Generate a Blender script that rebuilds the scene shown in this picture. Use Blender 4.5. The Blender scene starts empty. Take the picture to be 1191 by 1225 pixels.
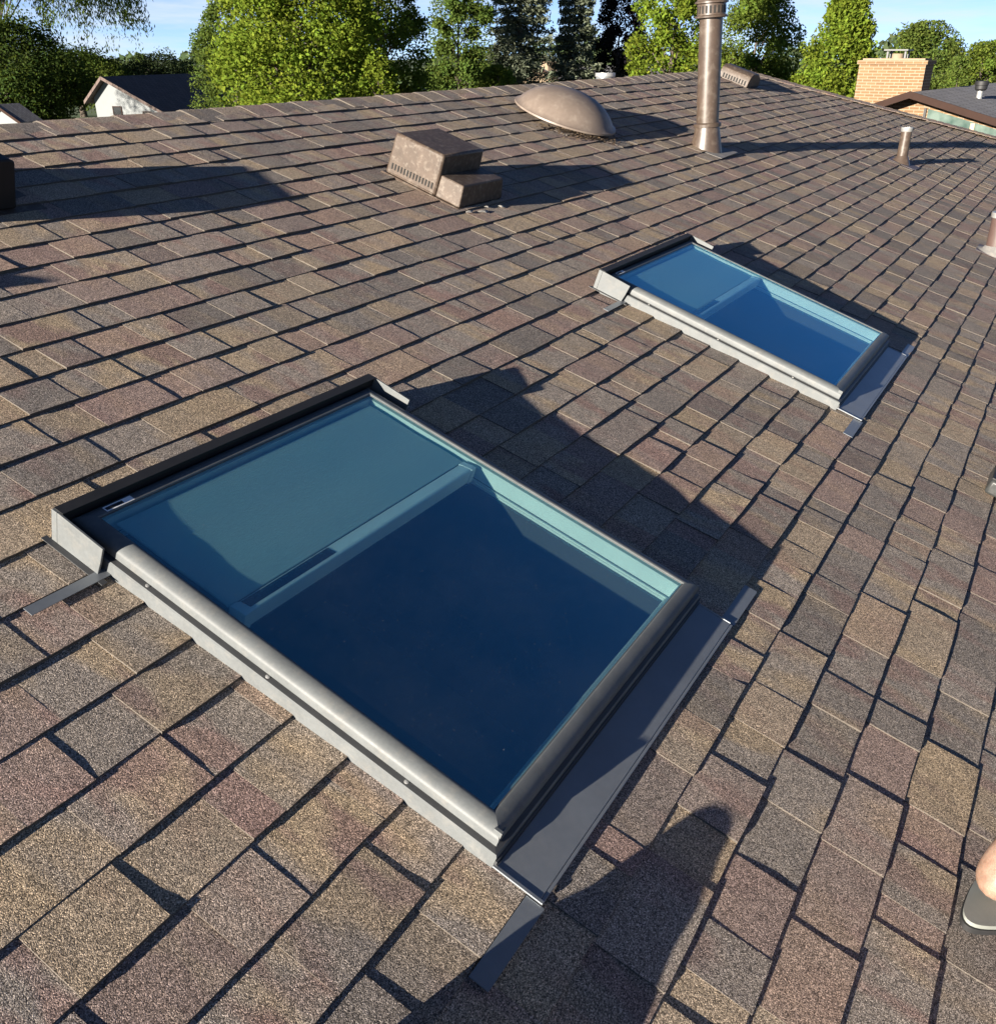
import bpy, bmesh, math, random
import numpy as np
from mathutils import Vector, Matrix, Euler

random.seed(7); rng = np.random.default_rng(7)
R = math.radians
C = bpy.context.scene.collection
TH = R(18.43)                       # roof pitch
CT, ST = math.cos(TH), math.sin(TH)
EYE = 1.488                         # camera height above the roof plane
GROUND = -3.8
F_PX = 1093.5                       # focal length, in units of a 1191-wide picture
# camera axes in roof coordinates (u along the courses, v up the slope, n off the roof)
AX_R = (0.52126322, -0.81018469, 0.26811458)
AX_D = (-0.38312522, -0.50290095, -0.77479397)
AX_F = (0.76256129, 0.30115015, -0.57254596)

def sag(u, v):                      # the old deck is not quite flat: it rises towards the right along the ridge
    return min(.06, max(-.05, -.045 + .0115 * (u - 1.5))) * max(0., v / 3.72) ** 2

def RP(u, v, n=0.):
    n = n + sag(u, v)
    return Vector((u, v * CT - n * ST, v * ST + n * CT))

def rdir(a):
    return Vector((a[0], a[1] * CT - a[2] * ST, a[1] * ST + a[2] * CT))

CAM = Vector((0, -EYE * ST, EYE * CT))
CR, CD, CF = rdir(AX_R), rdir(AX_D), rdir(AX_F)
RH = Vector((CF.x, CF.y, 0)).normalized()          # horizontal forward
RL = Vector((RH.y, -RH.x, 0))                      # horizontal right

def at(px, py, depth):                             # photo pixel + distance -> world point
    return CAM + (CF + CR * ((px - 595.5) / F_PX) + CD * ((py - 612.5) / F_PX)) * depth

# ------------------------------------------------------------------ objects
def tag(o, label=None, cat=None, group=None, kind=None):
    for k, v in (('label', label), ('category', cat), ('group', group), ('kind', kind)):
        if v: o[k] = v
    return o

def empty(name, loc=(0, 0, 0), rot=(0, 0, 0), label=None, cat=None, group=None):
    o = bpy.data.objects.new(name, None); C.objects.link(o)
    o.empty_display_size = .1; o.location = loc; o.rotation_euler = rot
    return tag(o, label, cat, group)

def roof_thing(name, u, v, label, cat, group=None):    # local axes = roof axes
    return empty(name, RP(u, v), (TH, 0, 0), label, cat, group)

class MB:
    def __init__(s): s.v = []; s.f = []; s.m = []; s.t = []
    def add(s, vs, fs, mi=0, tone=None):
        b = len(s.v); s.v += [tuple(p) for p in vs]
        for f in fs:
            s.f.append(tuple(b + i for i in f)); s.m.append(mi); s.t.append(tone or (.5, .5, .5, 1))
        return s
    def quad(s, a, b, c, d, mi=0, tone=None): return s.add((a, b, c, d), ((0, 1, 2, 3),), mi, tone)
    def box(s, x0, y0, z0, x1, y1, z1, mi=0, tone=None):
        vs = [(x, y, z) for z in (z0, z1) for y in (y0, y1) for x in (x0, x1)]
        return s.add(vs, ((0, 2, 3, 1), (4, 5, 7, 6), (0, 1, 5, 4), (2, 6, 7, 3), (0, 4, 6, 2), (1, 3, 7, 5)), mi, tone)
    def loft(s, rings, closed=True, cap0=True, cap1=True, mi=0):
        n = len(rings[0]); b = len(s.v)
        for r in rings: s.v += [tuple(p) for p in r]
        m = n if closed else n - 1
        for i in range(len(rings) - 1):
            for j in range(m):
                a = b + i * n + j; c = b + i * n + (j + 1) % n
                s.f.append((a, c, c + n, a + n)); s.m.append(mi); s.t.append((.5, .5, .5, 1))
        if cap0: s.f.append(tuple(b + j for j in reversed(range(n)))); s.m.append(mi); s.t.append((.5, .5, .5, 1))
        if cap1: s.f.append(tuple(b + (len(rings) - 1) * n + j for j in range(n))); s.m.append(mi); s.t.append((.5, .5, .5, 1))
        return s
    def lathe(s, prof, seg=32, c=(0, 0, 0), cap0=True, cap1=True, mi=0, sx=1, sy=1):
        rings = [[(c[0] + sx * r * math.cos(2 * math.pi * k / seg), c[1] + sy * r * math.sin(2 * math.pi * k / seg), c[2] + z)
                  for k in range(seg)] for r, z in prof]
        return s.loft(rings, True, cap0, cap1, mi)
    def tube(s, pts, rad, seg=8, cap=True, mi=0):
        pts = [Vector(p) for p in pts]; rings = []
        if not hasattr(rad, '__len__'): rad = [rad] * len(pts)
        for i, p in enumerate(pts):
            d = (pts[min(i + 1, len(pts) - 1)] - pts[max(i - 1, 0)]).normalized()
            a = d.cross(Vector((0, 0, 1)) if abs(d.z) < .9 else Vector((1, 0, 0))).normalized(); b = d.cross(a)
            rings.append([p + (a * math.cos(2 * math.pi * k / seg) + b * math.sin(2 * math.pi * k / seg)) * rad[i] for k in range(seg)])
        return s.loft(rings, True, cap, cap, mi)
    def build(s, name, mats, parent=None, smooth=None, tones=False, bevel=0, loc=None, fixn=True):
        me = bpy.data.meshes.new(name); me.from_pydata(s.v, [], s.f)
        for m in (mats if isinstance(mats, (list, tuple)) else [mats]): me.materials.append(m)
        me.polygons.foreach_set('material_index', s.m)
        if tones:
            at_ = me.attributes.new('tone', 'FLOAT_COLOR', 'FACE')
            at_.data.foreach_set('color', np.array(s.t, dtype=np.float32).ravel())
        if fixn:
            bm = bmesh.new(); bm.from_mesh(me)
            if bevel:
                bmesh.ops.remove_doubles(bm, verts=bm.verts, dist=1e-5)
            bmesh.ops.recalc_face_normals(bm, faces=bm.faces); bm.to_mesh(me); bm.free()
        me.update()
        o = bpy.data.objects.new(name, me); C.objects.link(o)
        if parent: o.parent = parent
        if loc is not None: o.location = loc
        if smooth: me.shade_smooth() if smooth >= 180 else set_smooth(me, smooth)
        if bevel:
            b = o.modifiers.new('bevel', 'BEVEL'); b.width = bevel; b.segments = 2; b.limit_method = 'ANGLE'; b.angle_limit = R(35)
        return o

def set_smooth(me, ang):
    me.polygons.foreach_set('use_smooth', [True] * len(me.polygons))
    me.set_sharp_from_angle(angle=R(ang))

def copy_tree(o, parent=None):
    c = o.copy(); C.objects.link(c)
    if parent is not None: c.parent = parent; c.matrix_parent_inverse = o.matrix_parent_inverse.copy()
    for ch in list(o.children): copy_tree(ch, c)
    return c

# ------------------------------------------------------------------ materials
class NT:
    def __init__(s, name):
        s.mat = bpy.data.materials.new(name); s.mat.use_nodes = True; s.nt = s.mat.node_tree; s.nt.nodes.clear()
        s.out = s.nt.nodes.new('ShaderNodeOutputMaterial')
    def n(s, t, **kw):
        nd = s.nt.nodes.new(t)
        for k, v in kw.items():
            if k.startswith('_'): setattr(nd, k[1:], v)
            else: s.set(nd, k, v)
        return nd
    def set(s, nd, k, v):
        inp = nd.inputs[int(k[1:])] if (k[0] == 'i' and k[1:].isdigit()) else nd.inputs[k.replace('__', ' ')]
        if isinstance(v, bpy.types.NodeSocket): s.nt.links.new(v, inp)
        elif isinstance(v, (tuple, list)) and inp.type == 'RGBA' and len(v) == 3: inp.default_value = (*v, 1)
        else: inp.default_value = v
    def mix(s, fac, a, b, mode='MIX'):
        nd = s.nt.nodes.new('ShaderNodeMix'); nd.data_type = 'RGBA'; nd.blend_type = mode
        for k, v in ((0, fac), (6, a), (7, b)):
            if isinstance(v, bpy.types.NodeSocket): s.nt.links.new(v, nd.inputs[k])
            elif isinstance(v, (tuple, list)): nd.inputs[k].default_value = (*v, 1) if len(v) == 3 else v
            else: nd.inputs[k].default_value = v
        return nd.outputs[2]
    def math(s, op, a, b=0., c=0.):
        nd = s.nt.nodes.new('ShaderNodeMath'); nd.operation = op
        for i, v in enumerate((a, b, c)):
            if isinstance(v, bpy.types.NodeSocket): s.nt.links.new(v, nd.inputs[i])
            else: nd.inputs[i].default_value = v
        return nd.outputs[0]
    def ramp(s, fac, stops, interp='LINEAR'):
        nd = s.nt.nodes.new('ShaderNodeValToRGB'); nd.color_ramp.interpolation = interp
        e = nd.color_ramp.elements
        while len(e) < len(stops): e.new(.5)
        for el, (p, c) in zip(e, stops):
            el.position = p; el.color = (*c, 1) if isinstance(c, tuple) else (c, c, c, 1)
        s.nt.links.new(fac, nd.inputs[0]); return nd.outputs[0]
    def obj(s): return s.n('ShaderNodeTexCoord').outputs['Object']
    def gen(s): return s.n('ShaderNodeNewGeometry').outputs['Position']
    def noise(s, vec, scale, detail=4., rough=.55, **kw):
        return s.n('ShaderNodeTexNoise', Vector=vec, Scale=scale, Detail=detail, Roughness=rough, **kw)
    def bump(s, h, strength=.3, dist=.01, normal=None):
        nd = s.n('ShaderNodeBump', Height=h, Strength=strength, Distance=dist)
        if normal: s.set(nd, 'Normal', normal)
        return nd.outputs[0]
    def pbr(s, color, rough=.6, metal=0., normal=None, **kw):
        b = s.n('ShaderNodeBsdfPrincipled')
        s.set(b, 'Base Color', color); s.set(b, 'Roughness', rough); s.set(b, 'Metallic', metal)
        if normal: s.set(b, 'Normal', normal)
        for k, v in kw.items(): s.set(b, k, v)
        s.nt.links.new(b.outputs[0], s.out.inputs[0]); return s.mat

def painted(name, col, rough=.45, var=.25, scale=8, metal=0., spec=.5, dust=0.):
    t = NT(name); p = t.obj()
    a = t.noise(p, scale, 6).outputs[0]; b = t.noise(p, scale * 9, 4).outputs[0]
    k = t.math('ADD', t.math('MULTIPLY', a, .7), t.math('MULTIPLY', b, .3))
    lo = tuple(c * (1 - var) for c in col); hi = tuple(min(1, c * (1 + var)) for c in col)
    c = t.ramp(k, ((.3, lo), (.7, hi)))
    if dust:
        d = t.ramp(t.noise(p, scale * 2.3, 8, .7).outputs[0], ((.5, 0.), (.72, 1.)))
        c = t.mix(t.math('MULTIPLY', d, dust), c, (.33, .29, .24))
    rr = t.math('ADD', t.math('MULTIPLY', b, .25), rough - .12)
    return t.pbr(c, rr, metal, t.bump(b, .08, .002), **{'Specular IOR Level': spec})

def make_shingle(name, gain=1.0, cells=True):
    t = NT(name); p = t.obj()
    at_ = t.n('ShaderNodeAttribute', _attribute_name='tone').outputs['Color']
    sep = t.n('ShaderNodeSeparateColor', Color=at_)
    r1, r2, r3 = sep.outputs
    # colour drops: blotches along each strip, different strip to strip
    off = t.n('ShaderNodeCombineXYZ', X=t.math('MULTIPLY', r3, 37.), Y=t.math('MULTIPLY', r3, 91.), Z=t.math('MULTIPLY', r3, 13.)).outputs[0]
    st = t.n('ShaderNodeVectorMath', _operation='MULTIPLY'); t.nt.links.new(p, st.inputs[0]); st.inputs[1].default_value = (1, .35, 1)
    pv = t.n('ShaderNodeVectorMath', _operation='ADD'); t.nt.links.new(st.outputs[0], pv.inputs[0]); t.nt.links.new(off, pv.inputs[1])
    bl = t.noise(pv.outputs[0], 5.2, 2.5, .6).outputs[0]
    bl2 = t.noise(pv.outputs[0], 8.5, 2., .6).outputs[0]
    grey = (.192, .162, .136); tan = (.262, .198, .130); plum = (.178, .116, .098); dark = (.104, .092, .084)
    c = t.mix(t.ramp(bl, ((.50, 0.), (.60, 1.))), grey, tan)
    c = t.mix(t.ramp(bl2, ((.52, 0.), (.62, .85))), c, plum)
    c = t.mix(t.ramp(r1, ((.0, .70), (.25, .35), (.45, 0.))), c, dark)
    c = t.mix(t.ramp(r1, ((.72, 0.), (.85, .6), (1., .75))), c, tan)
    c = t.mix(t.ramp(r2, ((.70, 0.), (.86, .55), (1., .7))), c, plum)
    val = t.n('ShaderNodeHueSaturation', Color=c, Value=t.math('ADD', t.math('MULTIPLY', r2, .34), .83 * gain)).outputs[0]
    # weather: faint large drifts
    w = t.noise(p, .9, 3).outputs[0]
    val = t.mix(t.ramp(w, ((.35, .0), (.75, .28))), val, (.24, .215, .18))
    # mineral granules
    vo = t.n('ShaderNodeTexVoronoi', Vector=p, Scale=560.)
    g = t.n('ShaderNodeSeparateColor', Color=vo.outputs['Color']).outputs[0]
    gr = t.ramp(g, ((0., .16), (.35, .58), (.7, 1.05), (.9, 1.55), (1., 2.4)))
    mul = t.n('ShaderNodeMix', _data_type='RGBA', _blend_type='MULTIPLY'); mul.inputs[0].default_value = 1.
    t.nt.links.new(val, mul.inputs[6]); t.nt.links.new(gr, mul.inputs[7])
    col = mul.outputs[2]
    h = t.math('SUBTRACT', 1., vo.outputs['Distance'])
    hh = t.math('ADD', t.math('MULTIPLY', h, .6), t.math('MULTIPLY', g, .8))
    und = t.noise(p, 26., 4).outputs[0]
    nb = t.bump(und, .22, .01)
    nn = t.bump(hh, .5, .0016, nb)
    return t.pbr(col, .93, 0., nn, **{'Specular IOR Level': .22})

M = {}
M['shingle'] = make_shingle('asphalt_shingle', 1.84)
M['cap'] = make_shingle('cap_shingle', 1.82)
M['cut_edge'] = painted('cut_asphalt', (.085, .072, .060), .9, .35, 90)
M['deck'] = painted('black_felt', (.012, .012, .012), .9)
M['clad'] = painted('grey_cladding', (.108, .116, .119), .52, .16, 14, 0., .3, .14)
M['clad_dark'] = painted('dark_cladding', (.05, .052, .055), .45, .15, 14)
M['flash'] = painted('flashing_metal', (.188, .205, .222), .36, .10, 6, .35, .6, .10)
M['rubber'] = painted('black_rubber', (.012, .012, .013), .6)
M['white_paint'] = painted('white_paint', (.72, .74, .70), .5, .06)
M['brown_metal'] = painted('brown_vent_metal', (.066, .047, .035), .5, .30, 16, 0., .3, .34)
M['brown_pipe'] = painted('brown_pipe_metal', (.060, .042, .031), .40, .2, 6, .0, .6, .2)
M['dome_metal'] = painted('dome_metal', (.150, .118, .096), .5, .16, 5, 0., .5, .3)
M['slot'] = painted('slot_black', (.01, .009, .008), .8)
M['galv'] = painted('galvanised', (.42, .42, .41), .42, .2, 20, .6)
M['bar'] = painted('bar_aluminium', (.90, .91, .90), .4, .06)
M['solar'] = painted('solar_cell', (.006, .008, .016), .25)
M['shaded_metal'] = painted('shaded_vent_metal', (.022, .019, .018), .6, .2, 10, 0., .2)  # vent metal darkened to stand for its shaded side
M['caulk'] = painted('old_caulk', (.30, .28, .25), .7, .3, 40)
M['sticker'] = painted('white_sticker', (.8, .8, .8), .5, .03)
M['ink'] = painted('sticker_ink', (.02, .02, .025), .6)
M['drywall'] = painted('shaft_drywall', (.055, .055, .058), .8, .05)  # wall colour darkened to stand for shade down the shaft
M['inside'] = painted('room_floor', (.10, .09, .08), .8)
def blind_mat():
    t = NT('blind_cloth'); p = t.obj()
    w = t.n('ShaderNodeTexWave', Vector=p, Scale=40., Distortion=.4); w.bands_direction = 'Y'
    c = t.mix(t.math('MULTIPLY', w.outputs[1], .25), (.54, .64, .63), (.49, .59, .58))
    return t.pbr(c, .85, 0., t.bump(w.outputs[1], .12, .002))
M['blind'] = blind_mat()

def glass_mat():
    t = NT('tinted_glass')
    tr = t.n('ShaderNodeBsdfTransparent', Color=(.86, .975, .965))
    gl = t.n('ShaderNodeBsdfGlossy', Color=(.36, .82, 1.), Roughness=.012)
    bf = t.n('ShaderNodeNewGeometry').outputs['Backfacing']
    fr = t.n('ShaderNodeFresnel', IOR=t.math('MULTIPLY_ADD', bf, 1 / 3.0 - 3.0, 3.0)).outputs[0]
    dirt = t.n('ShaderNodeBsdfDiffuse', Color=(.5, .5, .48))
    p = t.obj()
    d = t.ramp(t.noise(p, 240., 2).outputs[0], ((.725, 0.), (.78, .5)))
    film = t.ramp(t.noise(p, 3.5, 6, .65).outputs[0], ((.40, .0), (.8, .014)))
    d = t.math('ADD', d, film)
    mx = t.n('ShaderNodeMixShader', Fac=fr); t.nt.links.new(tr.outputs[0], mx.inputs[1]); t.nt.links.new(gl.outputs[0], mx.inputs[2])
    m2 = t.n('ShaderNodeMixShader', Fac=d); t.nt.links.new(mx.outputs[0], m2.inputs[1]); t.nt.links.new(dirt.outputs[0], m2.inputs[2])
    t.nt.links.new(m2.outputs[0], t.out.inputs[0]); return t.mat
M['glass'] = glass_mat()

# ------------------------------------------------------------------ the house roof
EXPO = .143
V0 = -.032                                         # butt line of course 0
SKY = [(1.03, .187, 2.088, 1.372), (3.82, .222, 4.878, 1.407)]     # skylight footprints u0,v0,u1,v1
def hip_u(v): return 12.3 + (3.72 - v) * 1.347     # the hip line

HOUSE = empty('house', (0, 0, 0), (TH, 0, 0), 'brown shingled house roof that holds both skylights and all the vents', 'house')

def shingles():
    mb = MB()
    def slab(u0, u1, v0, v1, t0, t1, tone):
        n = max(1, int((u1 - u0) / .09)); a = []
        for i in range(n + 1):
            u = u0 + (u1 - u0) * i / n
            curl = random.gauss(0, .0007); dv = random.gauss(0, .0011)
            s0, s1 = sag(u, v0), sag(u, v1)
            a.append(((u, v0 + dv, s0 - .004), (u, v0 + dv, s0 + t0 + curl), (u, v0 + .05, sag(u, v0 + .05) + t0 + (t1 - t0) * .29 + random.gauss(0, .0004)), (u, v1, s1 + t1)))
        b = len(mb.v); fs = []; vs = [p for c in a for p in c]
        for i in range(n):
            for j in range(1, 3):
                fs.append((i * 4 + j, i * 4 + 4 + j, i * 4 + 5 + j, i * 4 + 1 + j))
        mb.add(vs, fs, 0, tone)
        mb.add(vs, [(i * 4, i * 4 + 4, i * 4 + 5, i * 4 + 1) for i in range(n)], 1, tone)
        # ends
        for c in (a[0], a[-1]):
            d = [(c[0][0], c[0][1], c[0][2]), c[1], c[2], c[3], (c[3][0], c[3][1], c[3][2] - t1 - .004)]
            mb.add(d, ((0, 1, 2, 3, 4),), 1, tone)
    k = -23
    while True:
        v0 = V0 + EXPO * k
        if v0 > 3.66: break
        v1 = min(v0 + EXPO + .045, 3.70)
        ce = random.random()
        u = -7.5 + random.random() * .2; end = hip_u(v0 + .02); raised = random.random() < .5
        segs = []
        while u < end:
            w = random.choice((.13, .16, .19, .22, .26, .31)) + random.uniform(-.02, .02)
            if not raised: w = random.choice((.09, .13, .16, .2, .24)) + random.uniform(-.015, .02)
            segs.append((u, min(u + w, end), raised)); u += w; raised = not raised
            if random.random() < .05: raised = not raised
        for (a, b, rs) in segs:
            tone = (random.random(), random.random(), (ce + random.choice((0, 0, .31, .57))) % 1., 1)
            parts = [(a, b)]
            for (x0, y0, x1, y1) in SKY:
                if v1 - .03 > y0 + .03 and v0 < y1 - .012:
                    nw = []
                    for (p, q) in parts:
                        if q <= x0 + .02 or p >= x1 - .02: nw.append((p, q))
                        else:
                            if p < x0 + .02: nw.append((p, x0 + .02))
                            if q > x1 - .02: nw.append((x1 - .02, q))
                    parts = nw
            for p, q in parts:
                if q - p < .004: continue
                t0, t1 = (.0118, .0026) if rs else (.0092, .0004)
                slab(p, q, v0 - (.002 if rs else 0), v1, t0 + random.uniform(-.0018, .0022), t1, tone)
        k += 1
    return mb.build('roof_shingles', [M['shingle'], M['cut_edge']], HOUSE, tones=True, fixn=True)
shingles()

# deck under the shingles, with openings for the skylights
def deck():
    mb = MB(); n = -.012
    us = [-7.5]; 
    for (x0, y0, x1, y1) in SKY: us += [x0 + .04, x1 - .04]
    us += [12.3]
    vs = [-3.3, SKY[0][1] + .04, SKY[1][1] + .04, SKY[0][3] - .04, SKY[1][3] - .04, 3.72]
    for i in range(len(us) - 1):
        for j in range(len(vs) - 1):
            cu, cv = (us[i] + us[i + 1]) / 2, (vs[j] + vs[j + 1]) / 2
            if any(x0 < cu < x1 and y0 < cv < y1 and (y0 + .035 <= vs[j] and vs[j + 1] <= y1 - .035) for (x0, y0, x1, y1) in SKY): continue
            su = np.linspace(us[i], us[i + 1], max(2, int((us[i + 1] - us[i]) / .8) + 1)); sv = np.linspace(vs[j], vs[j + 1], max(2, int((vs[j + 1] - vs[j]) / .5) + 1))
            for a in range(len(su) - 1):
                for b in range(len(sv) - 1):
                    q = [(su[a], sv[b]), (su[a + 1], sv[b]), (su[a + 1], sv[b + 1]), (su[a], sv[b + 1])]
                    mb.add([(x, y, n + sag(x, y)) for x, y in q], ((0, 1, 2, 3),))
    vv = np.linspace(3.72, -3.3, 12)
    for a, b in zip(vv[:-1], vv[1:]):
        mb.add([(12.3, a, n + sag(12.3, a)), (hip_u(a), a, n + sag(12.3, a)), (hip_u(b), b, n + sag(12.3, b)), (12.3, b, n + sag(12.3, b))], ((0, 1, 2, 3),))
    return mb.build('roof_deck', M['deck'], HOUSE)
deck()

def inv(p):                                        # world -> roof-local
    return Vector((p.x, p.y * CT + p.z * ST, -p.y * ST + p.z * CT))
# rear slope, hip end, walls
RIDGE_A, RIDGE_B = RP(-7.5, 3.72), RP(12.3, 3.72)
def house_rest():
    zl = RP(0, -3.3).z; yl = RP(0, -3.3).y; yb = RIDGE_A.y + (RIDGE_A.y - yl)
    mb = MB()
    for i in range(16):
        for j in range(8):
            q = []
            for a, b in ((i, j), (i + 1, j), (i + 1, j + 1), (i, j + 1)):
                u = -7.5 + 19.8 * a / 16; f = b / 8
                p = RP(u, 3.72).lerp(Vector((u + (9.4 * f if a == 16 else 0), yb, zl)), f)
                q.append(inv(p - Vector((0, 0, .004))))
            mb.add(q, ((0, 1, 2, 3),), 0, (random.random(), random.random(), random.random(), 1))
    e = hip_u(-3.3)
    for j in range(8):
        f0, f1 = j / 8, (j + 1) / 8
        a0 = RIDGE_B.lerp(RP(e, -3.3), f0); a1 = RIDGE_B.lerp(RP(e, -3.3), f1)
        b0 = RIDGE_B.lerp(Vector((e, yb, zl)), f0); b1 = RIDGE_B.lerp(Vector((e, yb, zl)), f1)
        mb.add([inv(p - Vector((0, 0, .012))) for p in (a0, a1, b1, b0)], ((0, 1, 2, 3),), 0, (random.random(), random.random(), random.random(), 1))
    mb.build('rear_slope', M['cap'], HOUSE, tones=True)
    w = MB()
    w.box(-7.2, yl + .5, GROUND, e - .6, yb - .5, zl + .02)
    o = w.build('wall', M['siding'], HOUSE); o.matrix_parent_inverse = HOUSE.matrix_basis.inverted()
    g = MB(); g.box(-7.5, yl - .02, zl - .2, e, yl + .02, zl - .02)
    o = g.build('fascia', M['brown_pipe'], HOUSE); o.matrix_parent_inverse = HOUSE.matrix_basis.inverted()
    gable = MB(); gable.add([Vector((-7.4, yl + .3, zl)), Vector((-7.4, yb - .3, zl)), Vector((-7.4, RIDGE_A.y, RIDGE_A.z - .1))], ((0, 1, 2),))
    o = gable.build('gable_wall', M['siding'], HOUSE); o.matrix_parent_inverse = HOUSE.matrix_basis.inverted()
M['siding'] = painted('cream_siding', (.55, .5, .42), .7, .06)
house_rest()

def cap_row(name, p0, p1, left, right, step=.143, w=.155):
    """overlapping cap shingles bent over a ridge or hip; left/right = world directions down the two slopes"""
    mb = MB(); d = (p1 - p0); L = d.length; d.normalize(); n = int(L / step)
    up = (left + right).normalized() * -1
    for i in range(n):
        a = p0 + d * (i * step); b = p0 + d * (i * step + step + .05)
        tone = (random.random(), random.random(), random.random(), 1)
        ww = w + random.uniform(-.006, .006); j = random.gauss(0, .0015)
        rows = []
        for q, hgt in ((a, .014 + j), (a, .004), ) if False else ((a, .016 + j), (b, .006 + j)):
            s = sag(q.x, inv(q).y) if name == 'ridge_cap' else 0
            c = q + up * hgt
            rows.append([c + left * ww - up * .003, c + left * ww * .5, c + left * .02 + up * -.002, c + up * .002, c + right * .02 + up * -.002, c + right * ww * .5, c + right * ww - up * .003])
        vs = rows[0] + rows[1] + [p - up * .014 for p in rows[0]]
        fs = [(k, k + 1, k + 8, k + 7) for k in range(6)] + [(k + 14, k + 15, k + 1, k) for k in range(6)]
        # free long edges
        lo = [rows[0][0] - up * .012, rows[1][0] - up * .012, rows[0][6] - up * .012, rows[1][6] - up * .012]
        m = len(vs); vs = vs + lo
        fs += [(0, 7, m + 1, m), (6, 13, m + 3, m + 2)]
        mb.add([inv(p) for p in vs], fs, 0, tone)
    return mb.build(name, M['cap'], HOUSE, tones=True)
dn = Vector((0, -CT, -ST)); dnb = Vector((0, CT, -ST))
def ridge():
    # follow the sag in short runs
    a = RP(-7.5, 3.72); mb = None
    p0, p1 = RP(-7.5, 3.72), RP(12.3, 3.72)
    mb = MB(); step = .2; n = int(19.8 / step); up = Vector((0, 0, 1))
    for i in range(n + 1):
        u = -7.5 + i * step; tone = (random.random(), random.random(), random.random(), 1); j = random.gauss(0, .0012)
        w0 = .16 + random.uniform(-.008, .008)
        rows = []
        for uu, h in ((u, .005 + j), (u - step - .03, .0100 + j)):
            c = RP(uu, 3.72) + up * h
            rows.append([c + dn * w0, c + dn * w0 * .5 + up * .001, c + dn * .025, c - up * .003, c + dnb * .025, c + dnb * w0 * .5, c + dnb * w0])
        vs = rows[0] + rows[1] + [p - up * .009 for p in rows[1]] + [rows[0][0] - up * .012, rows[1][0] - up * .016, rows[0][6] - up * .012, rows[1][6] - up * .016]
        fs = [(k, k + 1, k + 8, k + 7) for k in range(6)]; f2 = [(k + 7, k + 8, k + 15, k + 14) for k in range(6)] + [(0, 7, 22, 21), (6, 13, 24, 23)]
        mb.add([inv(p) for p in vs], fs, 0, tone); mb.add([inv(p) for p in vs], f2, 1, tone)
    mb.build('ridge_cap', [M['cap'], M['cut_edge']], HOUSE, tones=True)
ridge()
hd = (RP(hip_u(-3.3), -3.3) - RIDGE_B).normalized()
cap_row('hip_cap', RP(hip_u(-3.3), -3.3), RIDGE_B, Vector((-.55, -.62 * CT, -.62 * ST)).normalized(), Vector((.8, .45, -.33)).normalized())

# ------------------------------------------------------------------ skylights
SG = 'skylights on the roof slope'
def rect_loft(mb, W, L, prof, mi=0, close=False):
    """sweep a profile [(inset, n)] round a W x L rectangle with mitred corners"""
    rings = [[(d, d, n), (W - d, d, n), (W - d, L - d, n), (d, L - d, n)] for d, n in prof]
    return mb.loft(rings, True, False, False, mi)

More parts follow.
